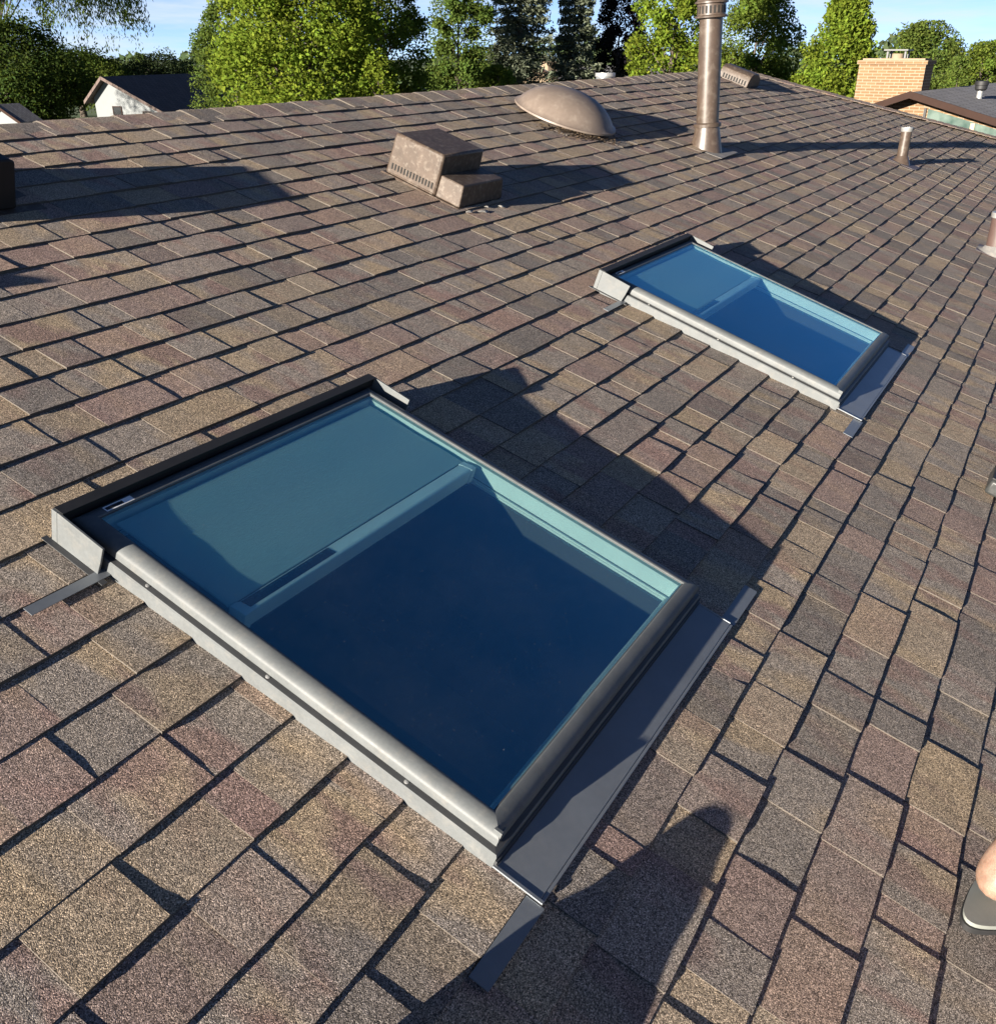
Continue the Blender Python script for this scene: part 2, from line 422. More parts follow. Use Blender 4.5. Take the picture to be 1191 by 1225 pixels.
def make_skylight(label):
    W, L = 1.058, 1.185
    root = roof_thing('skylight', SKY[0][0], SKY[0][1], label, 'skylight', SG)
    # curb wall and gasket step
    mb = MB(); rect_loft(mb, W, L, [(0, -.05), (0, .040), (.003, .043)])
    mb.build('curb', M['clad'], root, bevel=.0)
    mb = MB(); rect_loft(mb, W, L, [(.003, .043), (.019, .0445), (.021, .0475)])
    mb.build('gasket', M['clad_dark'], root)
    # sash: four mitred cover profiles, each its own part
    prof = [(.020, .046), (.0125, .050), (.012, .0665), (.0135, .0700), (.018, .0742), (.025, .0780), (.033, .0806), (.041, .0822), (.0500, .0829), (.0560, .0828), (.0590, .0818), (.0605, .0804), (.0612, .0788)]
    prof = [(d if d < .0130 else .012 + (d - .012) * .80, n) for d, n in prof]
    P = lambda d, n, k: [(d, d, n), (W - d, d, n), (W - d, L - d, n), (d, L - d, n)][k % 4]
    for k in range(4):
        mb = MB(); mb.loft([[P(d, n, k), P(d, n, k + 1)] for d, n in prof], False, False, False)
        mb.build('sash_cover', M['clad'], root, smooth=50, fixn=False)
    # little corner clips
    for sx, sy in ((0, 0),):
        x = W - .02 if sx else .02
        mb = MB(); mb.box(x - .004, .012, .046, x + .004, .03, .084); mb.box(x - (.02 if sx else .003), .0145, .046, x + (.003 if sx else .02), .0185, .076)
        mb.build('corner_clip', M['clad'], root, bevel=.001)
    # inner frame: white ledges, dark groove
    mb = MB(); rect_loft(mb, W, L, [(.0512, .0800), (.0530, .0796), (.0536, .0786)]); mb.build('glazing_bead', M['clad_dark'], root)
    mb = MB(); rect_loft(mb, W, L, [(.045, .0735), (.058, .072), (.066, .030)]); rect_loft(mb, W, L, [(.0652, .027), (.0712, .0265), (.0714, .021), (.0738, .0207), (.0740, .014)])
    mb.build('inner_frame', M['white_paint'], root)
    mb = MB(); rect_loft(mb, W, L, [(.0662, .0305), (.0648, .0300), (.0648, .0268)]); mb.build('inner_seal', M['rubber'], root)
    # glass
    g = MB(); g.box(.046, .046, .0740, W - .046, L - .046, .0784)
    g.build('glass', M['glass'], root)
    # light shaft
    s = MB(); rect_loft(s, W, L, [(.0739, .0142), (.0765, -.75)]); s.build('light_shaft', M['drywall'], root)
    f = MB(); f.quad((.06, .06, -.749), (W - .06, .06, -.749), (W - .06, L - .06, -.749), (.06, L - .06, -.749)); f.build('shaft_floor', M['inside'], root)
    # blind, half drawn
    b = MB(); n = 10; y0, y1 = .763, L - .075
    for i in range(n):
        a0, a1 = y0 + (y1 - y0) * i / n, y0 + (y1 - y0) * (i + 1) / n
        z = lambda i: .0645 + .0012 * math.sin(i * .9)
        b.add([(.0775, a0, z(i)), (W - .0775, a0, z(i)), (W - .0775, a1, z(i + 1)), (.0775, a1, z(i + 1)),
               (.0775, a0, z(i) - .004), (W - .0775, a0, z(i) - .004), (W - .0775, a1, z(i + 1) - .004), (.0775, a1, z(i + 1) - .004)], ((0, 1, 2, 3), (4, 7, 6, 5)))
    bl = b.build('blind', M['blind'], root, smooth=180)
    bb = MB(); bb.loft([[(x, .716, .026), (x, .716, .0722), (x, .724, .0728), (x, .758, .0668), (x, .758, .026)] for x in (.079, W - .079)])
    bar = bb.build('blind_bar', M['bar'], bl, bevel=.003)
    for x in (.079, W - .079 - .02):
        e = MB(); e.loft([[(q, .714, .024), (q, .714, .0730), (q, .7245, .0735), (q, .760, .0676), (q, .760, .024)] for q in (x - .0012, x + .0212)]); e.build('end_cap', M['bar'], bar, bevel=.001)
    so = MB(); so.loft([[(x, .7265, .0715), (x, .7265, .0732), (x, .7545, .0683), (x, .7545, .0666)] for x in (.105, .385)]); so.build('solar_strip', M['solar'], bar, bevel=.0006)
    # head hood: upstand lip at the back plus two tall cheeks
    h = MB()
    h.box(-.020, L - .004, -.01, W + .020, L + .014, .098)
    for x in (-.020, W + .014):
        y0 = L - .150
        pts = [(y0 + .018, -.012), (L - .0045, -.012), (L - .0045, .0985), (y0, .0925), (y0 + .006, .05)]
        h.loft([[(x, y, z) for y, z in pts], [(x + .006, y, z) for y, z in pts]])
    h.build('head_hood', M['clad'], root, bevel=.0012)
    hg = MB(); hg.box(-.0138, L - .0105, .070, W + .0138, L - .0042, .0982); hg.box(-.0138, L - .016, .0983, W + .0138, L + .0135, .0998); hg.build('head_seal', M['rubber'], root)
    # head flashing sheet lying on the shingles
    for q in ((-.035, L - .17, .0105, -.0205, L + .03, .0125), (W + .0205, L - .17, .0105, W + .035, L + .03, .0125)):
        fl = MB(); fl.box(*q); fl.build('head_flashing', M['clad_dark'], root)
    # sill apron and lower strip
    a = MB()
    a.box(.0, -.104, .0150, 1.052, -.0005, .0172)                      # apron
    a.box(-.004, -.112, .0150, .004, -.0006, .0195)                    # folded left edge
    a.box(1.0525, -.104, .0150, 1.058, -.0006, .0185)
    a.box(.0041, -.1120, .0120, 1.0524, -.1042, .0162)                # turned-down front lip
    a.build('sill_flashing', M['flash'], root, bevel=.0012)
    for q in ((-.196, -.119, .0112, -.0045, -.079, .0130), (1.0585, -.115, .0112, 1.262, -.076, .0130)):
        st = MB(); st.box(*q); st.build('sill_strip', M['flash'], root)
    # front counter: ribbed lower edge of the front cover
    fr = MB(); fr.box(.001, -.0045, .018, W - .001, -.0004, .030); fr.box(.001, -.0075, .0175, W - .001, -.0046, .0215)
    fr.build('front_rib', M['clad_dark'], root)
    stp = MB(); stp.box(-.190, L - .155, .0108, -.0005, L - .128, .0126); stp.build('step_flashing', M['flash'], root)
    for x, y, z in ((.011, .22, .0446), (.011, .58, .0446), (.011, .93, .0446), (W - .011, .22, .0446), (W - .011, .93, .0446)):
        m_ = MB(); m_.lathe([(.0052, 0), (.0052, .0016), (.003, .0030), (.0004, .0032)], 12, c=(x, y, z), cap0=False); m_.build('screw', M['galv'], root, smooth=40)
    # maker's sticker on the head cover
    k = MB(); k.box(.075, L - .047, .0822, .150, L - .030, .0830, 0); k.box(.078, L - .0435, .08305, .124, L - .034, .0833, 1)
    k.build('sticker', [M['sticker'], M['ink']], root)
    return root
sk = make_skylight('large square skylight nearest the camera, dark navy glass with teal blind half drawn')
sk2 = copy_tree(sk); sk2.location = RP(SKY[1][0], SKY[1][1])
sk2['label'] = 'skylight farther up the picture, brighter blue glass, between the tall pipe and the near skylight'

# ------------------------------------------------------------------ roof furniture
def taper_box(mb, x0, y0, x1, y1, z0, z1, tx0=0, ty0=0, tx1=0, ty1=0, mi=0):
    vs = [(x0, y0, z0), (x1, y0, z0), (x1, y1, z0), (x0, y1, z0), (x0 + tx0, y0 + ty0, z1), (x1 - tx1, y0 + ty0, z1), (x1 - tx1, y1 - ty1, z1), (x0 + tx0, y1 - ty1, z1)]
    return mb.add(vs, ((0, 3, 2, 1), (4, 5, 6, 7), (0, 1, 5, 4), (1, 2, 6, 5), (2, 3, 7, 6), (3, 0, 4, 7)), mi)

def hood_vent(u, v, label, group=None):
    r = roof_thing('exhaust_vent', u, v, label, 'vent', group)
    a = MB(); taper_box(a, 0, .15, .39, .47, .012, .215, .01, .004, .01, .012); a.build('hood', M['brown_metal'], r, bevel=.012, smooth=40)
    b = MB(); taper_box(b, .006, 0, .415, .1495, .012, .118, .012, .010, .02, 0); b.build('lower_box', M['brown_metal'], r, bevel=.006)
    c = MB(); taper_box(c, -.012, -.012, .43, .49, .004, .0115, .006, .006, .006, .006)
    c.build('base_flange', M['brown_metal'], r)
    s = MB()
    for i in range(14):
        y = .175 + i * .0195
        z0 = .040; h = .030
        s.box(-.001, y, z0, .006, y + .0085, z0 + h)
    s.build('louvre_slots', M['slot'], r)
    for q, (sx, sy, rr) in enumerate(((.03, -.05, .022), (.12, -.075, .03), (.20, -.045, .016), (.30, -.07, .024), (.52, .10, .03))):
        m_ = MB(); ring = [(sx + rr * (1 + .5 * math.cos(a * 2 + q)) * math.cos(a), sy + rr * .55 * math.sin(a) * (1 + .3 * math.sin(3 * a)), .0125) for a in np.linspace(0, 6.283, 14, endpoint=False)]
        m_.loft([ring, [(sx + (x - sx) * .5, sy + (y - sy) * .5, .017) for x, y, z in ring]], True, False, True); m_.build('sealant', M['caulk'], r, smooth=60)
    t = MB()
    pl = [(.0028, .163, .022), (.0028, .457, .022)]
    t.tube([(.001, .163, .018), (.003, .457, .018)], .004, 6)
    t.build('seam_bead', M['brown_metal'], r)
    return r
hood_vent(3.935, 2.285, 'two tier brown metal exhaust vent box with louvre slots, left of the dome')

def box_vent(u, v, w, l, h, label, slots=True, group=None, flange=True, square=False, mat='brown_metal'):
    r = roof_thing('box_vent', u, v, label, 'vent', group)
    prof = [(0, .012), (0, h * .45), (w * .06, h * .82), (w * .22, h), (w * .62, h), (w * .9, h * .72), (w, h * .35), (w, .012)]
    if square: prof = [(0, .012), (0, h * .6), (w * .08, h * .94), (w * .2, h), (w * .96, h), (w, h * .95), (w, .012)]
    a = MB(); a.loft([[(x, 0, z) for x, z in prof], [(x, l, z) for x, z in prof]]); a.build('hood', M[mat], r, bevel=.006, smooth=40)
    if slots:
        s = MB(); n = 9
        for i in range(n):
            y = .03 + (l - .06) * i / n
            s.box(-.0025, y, h * .14, .003, y + (l - .06) / n * .55, h * .46)
        s.build('louvre_slots', M['slot'], r)
        f = MB(); f.box(-.0015, .008, .0121, .0018, l - .008, .022); f.build('lip', M['brown_metal'], r)
    if flange:
        c = MB(); c.box(-.03, -.03, .0085, w + .10, l + .03, .0110); c.build('base_flange', M['brown_metal'], r)
    return r
box_vent(11.08, 3.22, .42, .36, .15, 'low slotted brown box vent by the end of the ridge, right of the tall pipe')
box_vent(1.56, 2.95, .47, .38, .19, 'dark box vent cut off by the left edge of the photo, its shade put into the metal colour', square=True, mat='shaded_metal')

def dome_vent(u, v):
    r = roof_thing('dome_vent', u, v, 'large rounded brown dome vent just below the ridge', 'vent')
    prof = [(.0, .232), (.06, .231), (.13, .222), (.20, .203), (.265, .172), (.315, .132), (.348, .095), (.366, .074), (.384, .067), (.386, .056), (.37, .054), (.32, .054)]
    d = MB(); d.lathe(list(reversed(prof))[0:1] + list(reversed(prof))[1:-1] + [(.004, .2321)], 56, cap0=False); 
    d.build('dome', M['dome_metal'], r, smooth=55)
    e = MB(); e.lathe([(.225, .012), (.225, .07)], 40, cap0=False, cap1=True); e.build('collar', M['brown_metal'], r, smooth=40)
    f = MB(); f.box(-.24, -.37, .0085, .34, .25, .0108); f.build('base_flange', M['brown_metal'], r)
    for k in range(6):
        a = math.pi * 2 * k / 6 + .4; b = MB()
        b.tube([(.22 * math.cos(a), .22 * math.sin(a), .03), (.345 * math.cos(a), .345 * math.sin(a), .064)], .008, 6); b.build('bracket', M['brown_metal'], r)
    return r
dome_vent(6.44, 3.06).location = RP(6.44, 3.06, -.018)

def flue(u, v):
    loc = RP(u, v)
    r = empty('flue_pipe', loc, (0, 0, 0), 'tall brown metal flue pipe with slotted storm cap above the frame edge', 'pipe')
    p = MB(); p.lathe([(.086, .14), (.086, .99)], 40, cap0=False, cap1=False); p.build('pipe', M['brown_pipe'], r, smooth=40)
    b = MB()
    seg = 40; rings = []
    for z, rad in ((0, .122), (.10, .104), (.17, .094)):
        rings.append([(rad * math.cos(2 * math.pi * k / seg), rad * math.sin(2 * math.pi * k / seg), (z if z else .012 + rad * math.sin(2 * math.pi * k / seg) * math.tan(TH))) for k in range(seg)])
    b.loft(rings, True, False, False); b.build('boot', M['brown_pipe'], r, smooth=40)
    c = MB(); c.lathe([(.0865, .172), (.106, .166), (.107, .188), (.093, .198), (.0865, .198)], 40, cap0=False, cap1=False); c.build('storm_collar', M['brown_pipe'], r, smooth=40)
    d = MB(); d.lathe([(.0855, .918), (.124, .922), (.125, .932), (.106, .940), (.106, 1.012), (.124, 1.018), (.124, 1.028), (.108, 1.036), (.108, 1.10), (.15, 1.11), (.15, 1.125), (.06, 1.17), (.001, 1.175)], 40, cap0=False, cap1=False); cap = d.build('storm_cap', M['brown_pipe'], r, smooth=35)
    s = MB()
    for k in range(22):
        a = 2 * math.pi * k / 22; ca, sa = math.cos(a), math.sin(a)
        m = Matrix.Rotation(a, 3, 'Z')
        vs = [m @ Vector(q) for q in [(.1072, -.0075, .950), (.1072, .0075, .950), (.1072, .0075, 1.000), (.1072, -.0075, 1.000)]]
        s.add(vs, ((0, 1, 2, 3),))
    s.build('cap_slots', M['slot'], cap)
    f = MB(); vs = [r.matrix_world @ Vector((0, 0, 0))]
    q = [RP(u + a, v + b, .0118) - loc for a, b in ((-.16, -.19), (.22, -.19), (.22, .19), (-.16, .19))]
    q2 = [RP(u + a, v + b, .0098) - loc for a, b in ((-.16, -.19), (.22, -.19), (.22, .19), (-.16, .19))]
    f.add(q + q2, ((0, 1, 2, 3), (0, 4, 5, 1), (1, 5, 6, 2), (2, 6, 7, 3), (3, 7, 4, 0))); f.build('flashing', M['galv_dull'], r)
    r.rotation_euler = Matrix.Rotation(R(-3.5), 3, RH).to_euler()
    return r
M['litter'] = painted('dead_leaves', (.085, .055, .03), .9, .5, 30)
M['galv_dull'] = painted('weathered_flashing', (.16, .155, .15), .6, .25, 9, 0., .4, .4)
flue(7.50, 2.295)

def vent_pipe(u, v, h, rad, mat, label, rear=False, lead=True, name='vent_pipe'):
    loc = RP(u, v) if not rear else Vector((u, RIDGE_A.y + .8, RP(u, 3.72).z - .8 * math.tan(TH)))
    th = math.tan(TH) * (-1 if rear else 1)
    r = empty(name, loc, (0, 0, 0), label, 'pipe')
    p = MB(); p.lathe([(rad, -.02), (rad, h), (rad * .82, h), (rad * .82, h - .12)], 28, cap0=False); p.build('pipe', mat, r, smooth=40)
    c = MB(); c.lathe([(rad * 1.02, h - .035), (rad * 1.10, h - .03), (rad * 1.10, h + .006), (rad * .8, h + .007)], 28, cap0=False, cap1=False); c.build('rim', M['galv'], r, smooth=40)
    seg = 28
    b = MB(); b.loft([[(k_ * math.cos(2 * math.pi * k / seg), k_ * math.sin(2 * math.pi * k / seg), z + (.013 + k_ * math.sin(2 * math.pi * k / seg) * th if z == 0 else 0)) for k in range(seg)] for k_, z in ((rad * 1.75, 0), (rad * 1.25, .055), (rad * 1.03, .075))], True, False, False)
    b.build('boot', mat if not lead else M['galv_dull'], r, smooth=40)
    q = []
    for n in (.0118, .0098):
        for a, bb in ((-.13, -.17), (.15, -.17), (.15, .13), (-.13, .13)): q.append(Vector((a, bb, bb * th + n)))
    f = MB(); f.add(q, ((0, 1, 2, 3), (0, 4, 5, 1), (1, 5, 6, 2), (2, 6, 7, 3), (3, 7, 4, 0))); f.build('flashing', M['flash_plum'], r)
    return r
M['flash_plum'] = painted('plum_flashing', (.075, .062, .075), .6, .2, 9)
M['rust_pipe'] = painted('reddish_pipe', (.075, .047, .040), .5, .15, 8)
vent_pipe(10.62, 1.27, .335, .052, M['brown_pipe'], 'short brown vent pipe with pale rim standing in front of the hip', lead=False)
vent_pipe(8.19, .02, .315, .075, M['rust_pipe'], 'reddish vent pipe cut off by the right edge of the photo')
vent_pipe(.35, 2.77, .20, .06, M['brown_pipe'], 'stubby vent pipe out of view whose shadow enters at the left edge', lead=False)
vp = vent_pipe(10.15, 0, .26, .10, M['flash'], 'pale capped vent pipe peeping over the ridge from the rear slope', rear=True)

def litter():
    mb = MB()
    for i in range(260):
        u = random.gauss(6.22, .16); v = random.gauss(2.80, .07) - (u - 6.22) * .5; s_ = random.uniform(.008, .022); a = random.uniform(0, 6.28)
        p = [RP(u + s_ * math.cos(a + k), v + s_ * .6 * math.sin(a + k), .013 + random.uniform(0, .012)) for k in (0, 1.6, 3.1, 4.7)]
        mb.add(p, ((0, 1, 2, 3),))
    tag(mb.build('leaf_litter', M['litter'], fixn=False), kind='stuff')
litter()

# small odds and ends
def tool_case():
    r = roof_thing('tool_case', 3.735, -.55, 'small dark grey case with white wire clip at the right edge, on shingles', 'case')
    b = MB(); b.box(0, 0, .012, .20, .13, .075); b.build('shell', M['case'], r, bevel=.012, smooth=40)
    l = MB(); l.box(-.003, -.003, .0752, .203, .133, .085); l.build('lid', M['rubber'], r, bevel=.004)
    w = MB(); w.tube([(-.04, .065, .05), (-.02, .062, .046), (.0, .06, .046), (.06, .06, .0865)], .0035, 8); w.build('wire_clip', M['white_paint'], r, smooth=60)
M['case'] = painted('case_plastic', (.03, .032, .032), .4)
tool_case()

def shadow_caster():
    r = roof_thing('shadow_caster', .55, 0, 'low dark made-up shape outside the frame, put in to cast the foreground shadow', 'blocker')  # made-up unseen object, its profile shaped to throw the foreground shadow
    pr = [(.174, .012), (.172, .05), (.166, .076), (.146, .090), (.140, .112), (.132, .130), (.116, .138), (.090, .142), (.068, .140), (.050, .125), (.004, .107), (-.012, .094), (-.041, .080), (-.076, .0625), (-.12, .045), (-.132, .012)]
    rings = []
    for x, k in ((-.15, .62), (-.12, .86), (-.06, .98), (0, 1.), (.05, .97), (.09, .80), (.105, .5)):
        rings.append([(x, y * (.9 + .1 * k), max(.012, z * k)) for y, z in pr])
    b = MB(); b.loft(rings); b.build('body', M['caster_cover'], r, smooth=50)
    h = MB(); h.tube([(-.15, -.07, .022), (-.19, -.04, .022), (-.19, .08, .022), (-.15, .12, .022)], .009, 8); h.build('caster_loop', M['rubber'], r, smooth=60)
M['caster_cover'] = painted('caster_cover', (.05, .055, .06), .9)
shadow_caster()

# ------------------------------------------------------------------ person standing at the right edge
def skin_body(name, joints, edges, mat, parent, sub=2, loc=None):
    me = bpy.data.meshes.new(name + '_cage'); me.from_pydata([j[0] for j in joints], edges, [])
    o = bpy.data.objects.new(name, me); C.objects.link(o)
    s = o.modifiers.new('skin', 'SKIN'); s.use_smooth_shade = True
    if not me.skin_vertices: me.attributes
    lay = me.skin_vertices[0] if me.skin_vertices else None
    if lay is None:
        bm = bmesh.new(); bm.from_mesh(me); bm.verts.layers.skin.verify(); bm.to_mesh(me); bm.free(); lay = me.skin_vertices[0]
    for i, j in enumerate(joints):
        rr = j[1]; lay.data[i].radius = rr if hasattr(rr, '__len__') else (rr, rr); lay.data[i].use_root = (i == 0)
    o.modifiers.new('sub', 'SUBSURF').levels = sub; o.modifiers['sub'].render_levels = sub
    dg = bpy.context.evaluated_depsgraph_get(); dg.update()
    m2 = bpy.data.meshes.new_from_object(o.evaluated_get(dg)); m2.name = name
    o.modifiers.clear(); o.data = m2; bpy.data.meshes.remove(me)
    m2.materials.clear(); m2.materials.append(mat); m2.shade_smooth()
    o.parent = parent
    return o

def skin_mat():
    t = NT('skin'); p = t.obj()
    a = t.noise(p, 22., 8, .7).outputs[0]
    c = t.ramp(a, ((.32, (.165, .095, .066)), (.5, (.235, .150, .108)), (.68, (.30, .20, .15))))
    return t.pbr(c, .5, 0., t.bump(t.noise(p, 130., 5, .7).outputs[0], .35, .003), **{'Subsurface Weight': .12, 'Subsurface Scale': .01})
M['skin'] = skin_mat()
M['sandal'] = painted('sandal_footbed', (.21, .22, .20), .55, .08, 30)
M['sole'] = painted('sandal_sole', (.015, .015, .016), .7)
M['shorts'] = painted('khaki_shorts', (.18, .16, .12), .85)
M['shirt'] = painted('grey_shirt', (.14, .16, .20), .85)
M['hair'] = painted('brown_hair', (.03, .02, .014), .6)

def person():
    # facing along +x (to the right, away from the photographer); heel of the left foot shows in the frame
    PA = R(-27)
    base = RP(1.652, -.668)
    r = empty('person', base, (0, 0, PA), 'person in grey open sandals, bare heel and ankle showing at the right edge', 'person')
    def sz(x, y): return .012 + (x * math.sin(PA) + y * math.cos(PA)) * math.tan(TH)             # roof height under a local point (x along, y to the left)
    fs_ = math.sin(PA) * math.tan(TH)
    yl, yr = 0., -.30
    zl, zr = sz(0, yl), sz(0, yr)
    hip = zl + .80 - .06
    J = []; E_ = []
    def j(p, rad): J.append((p, rad)); return len(J) - 1
    pel = j((.02, -.15, hip + .05), (.135, .115))
    sp1 = j((.02, -.15, hip + .20), (.125, .095)); sp2 = j((.025, -.15, hip + .36), (.15, .105)); sp3 = j((.015, -.15, hip + .47), (.115, .09))
    nk = j((.02, -.15, hip + .555), .052); ch = j((.03, -.15, hip + .60), .05); hd_ = j((.045, -.15, hip + .68), (.072, .088)); tp = j((.04, -.15, hip + .765), (.06, .072))
    E_ += [(pel, sp1), (sp1, sp2), (sp2, sp3), (sp3, nk), (nk, ch), (ch, hd_), (hd_, tp)]
    for side, y, z in ((1, yl, zl), (-1, yr, zr)):
        h = j((.02, -.15 + side * .10, hip - .03), .088); k = j((.27, y * .9 - .015 + (0 if side > 0 else .02), z + .43), .056); cf = j((.165, y, z + .30), .054)
        an = j((.046, y, z + .100), .041); he = j((-.004, y + .004, z + .046), (.043, .043)); ar = j((.09, y - .004 * side, z + .05 + .09 * fs_), (.036, .030)); ba = j((.165, y - .006 * side, z + .034 + .165 * fs_), (.042, .022)); 
        E_ += [(pel, h), (h, k), (k, cf), (cf, an), (an, he), (an, ar), (ar, ba)]
        for q in range(5):
            ty = y + side * (-.034 + q * .0165); ln = (.052, .05, .044, .036, .028)[q]
            t1 = j((.190, ty, z + .030 + .19 * fs_), .0105 if q else .014); t2 = j((.190 + ln, ty + side * .002, z + .024 + (.19 + ln) * fs_), .0085 if q else .0115)
            E_ += [(ba, t1), (t1, t2)]
        sh = j((.015, -.15 + side * .175, hip + .46), .058); el = j((.0, -.15 + side * .235, hip + .20), .042); wr = j((.12, -.15 + side * .215, hip + .0), .029); pa = j((.165, -.15 + side * .205, hip - .055), (.018, .036))
        E_ += [(sp3, sh), (sh, el), (el, wr), (wr, pa)]
        for q in range(4):
            f1 = j((.185 + .006 * q, -.15 + side * (.232 - q * .017), hip - .105 + .004 * q), .0085); f2 = j((.175 + .004 * q, -.15 + side * (.232 - q * .017), hip - .150 + (.010 if q in (0, 3) else 0)), .0075)
            E_ += [(pa, f1), (f1, f2)]
        th1 = j((.20, -.15 + side * .178, hip - .05), .0105); th2 = j((.215, -.15 + side * .168, hip - .088), .0085)
        E_ += [(pa, th1), (th1, th2)]
    body = skin_body('body', J, E_, M['skin'], r)
    # sandals
    for side, y, z in ((1, yl, zl), (-1, yr, zr)):
        out = []
        for a in np.linspace(0, 2 * math.pi, 36, endpoint=False):
            t = (1 - math.cos(a)) / 2; x = -.052 + .30 * t
            w = .043 + .012 * math.sin(min(1, t * 1.3) * math.pi / 1.3) * (1 if t > .3 else t / .3)
            out.append((x if True else 0, y + w * math.sin(a) * (1 - .0 * t), 0))
        def lay(dz0, dz1, grow, name, mat):
            cx = .098
            lo = [(cx + (p[0] - cx) * grow, y + (p[1] - y) * grow, sz(cx + (p[0] - cx) * grow, y + (p[1] - y) * grow) - .006 + dz0) for p in out]
            hi = [(p[0], p[1], p[2] - dz0 + dz1) for p in lo]
            m = MB(); m.loft([lo, hi]); return m.build(name, mat, r, smooth=40)
        s = lay(-.002, .016, 1.04, 'sandal_sole', M['sole'])
        fb = lay(.0162, .026, 1.0, 'sandal_footbed', M['sandal']); 
        st = MB()
        for x0, x1 in ((.115, .150),):
            a_ = []
            for t in np.linspace(0, math.pi, 12):
                a_.append((y + .056 * math.cos(t), sz(.13, y + .056 * math.cos(t)) + .004 + .070 * math.sin(t)))
            st.loft([[(x0, q[0], q[1]) for q in a_], [(x1, q[0], q[1]) for q in a_]], False, False, False)
        st.build('sandal_strap', M['sole'], r, smooth=60)
    # clothing follows the body
    for nm, mat, z0, z1 in (('shorts', M['shorts'], hip - .30, hip + .10), ('shirt', M['shirt'], hip + .075, hip + .50)):
        bm = bmesh.new(); bm.from_mesh(body.data); 
        kill = [f for f in bm.faces if not (z0 < f.calc_center_median().z < z1) or (nm == 'shorts' and abs(f.calc_center_median().y + .15) > .215)]
        bmesh.ops.delete(bm, geom=kill, context='FACES'); seen = set(); best = []
        for f in bm.faces:
            if f in seen: continue
            st_, grp = [f], []; seen.add(f)
            while st_:
                q = st_.pop(); grp.append(q)
                for e_ in q.edges:
                    for g_ in e_.link_faces:
                        if g_ not in seen: seen.add(g_); st_.append(g_)
            if len(grp) > len(best): best = grp
        bs = set(best); bmesh.ops.delete(bm, geom=[f for f in bm.faces if f not in bs], context='FACES'); bmesh.ops.delete(bm, geom=[v for v in bm.verts if not v.link_faces], context='VERTS'); bm.normal_update()
        for v in bm.verts: v.co += v.normal * (.012 if nm == 'shorts' else .009)
        me = bpy.data.meshes.new(nm); bm.to_mesh(me); bm.free(); me.materials.clear(); me.materials.append(mat); me.shade_smooth()
        o = bpy.data.objects.new(nm, me); C.objects.link(o); o.parent = r
        o.modifiers.new('thick', 'SOLIDIFY').thickness = .006
    hz = hip + .70
    hh = MB(); hh.lathe([(.098, -.03), (.104, .02), (.098, .06), (.07, .098), (.03, .112), (.002, .114)], 24, c=(.030, -.15, hz), sy=.82, cap0=False); hh.build('hair', M['hair'], r, smooth=180)
    for s in (-1, 1):
        fc = MB(); fc.lathe([(.001, -.009), (.008, -.004), (.009, 0), (.008, .004), (.001, .009)], 10, c=(.128, -.15 + s * .031, hip + .70)); fc.build('eye', M['sticker'], r, smooth=180)
    ns = MB(); ns.add([(.128, -.15, hip + .70), (.128, -.135, hip + .655), (.128, -.165, hip + .655), (.152, -.15, hip + .66)], ((0, 1, 3), (0, 3, 2), (1, 2, 3))); ns.build('nose', M['skin'], r, smooth=180)
    mt = MB(); mt.tube([(.118, -.172, hip + .632), (.128, -.15, hip + .630), (.118, -.128, hip + .632)], .005, 6); mt.build('mouth', M['lip'], r, smooth=60)
    for s in (-1, 1):
        e = MB(); e.lathe([(.001, -.028), (.016, -.018), (.019, 0), (.015, .018), (.001, .028)], 12, c=(.035, -.15 + s * .082, hip + .685), sy=.4); e.build('ear', M['skin'], r, smooth=180)
M['lip'] = painted('lips', (.35, .14, .11), .5)
person()

# ------------------------------------------------------------------ ground, sky, sun
def ground_mat():
    t = NT('lawn'); p = t.gen()
    a = t.noise(p, .08, 6).outputs[0]; b = t.noise(p, 3., 6, .7).outputs[0]
    c = t.mix(b, (.035, .07, .018), (.075, .115, .035)); c = t.mix(t.ramp(a, ((.45, 0.), (.7, .6))), c, (.10, .095, .05))
    return t.pbr(c, .9, 0., t.bump(b, .5, .05))
g = MB(); g.quad((-900, -900, GROUND), (900, -900, GROUND), (900, 900, GROUND), (-900, 900, GROUND))
tag(g.build('lawn', ground_mat()), kind='structure')

SUN = rdir((-7.2, 1.74, 1.0)).normalized()                      # towards the sun
sun_el = math.asin(SUN.z); sun_az = math.atan2(SUN.x, SUN.y)   # azimuth from +Y, clockwise
ld = bpy.data.lights.new('sun', 'SUN'); ld.energy = 5.0; ld.angle = R(.5); ld.color = (1., .91, .785)
lo = bpy.data.objects.new('sun', ld); C.objects.link(lo); lo.rotation_euler = SUN.to_track_quat('Z', 'Y').to_euler(); lo.location = (0, 0, 40)

w = bpy.data.worlds.new('World'); bpy.context.scene.world = w; w.use_nodes = True
nt = w.node_tree; nt.nodes.clear()
out = nt.nodes.new('ShaderNodeOutputWorld'); bg = nt.nodes.new('ShaderNodeBackground'); sk_ = nt.nodes.new('ShaderNodeTexSky')
sk_.sky_type = 'NISHITA'; sk_.sun_disc = False; sk_.sun_elevation = sun_el; sk_.sun_rotation = sun_az
sk_.air_density = .27; sk_.dust_density = .05; sk_.ozone_density = 2.4; sk_.altitude = 200
bg.inputs[1].default_value = .05
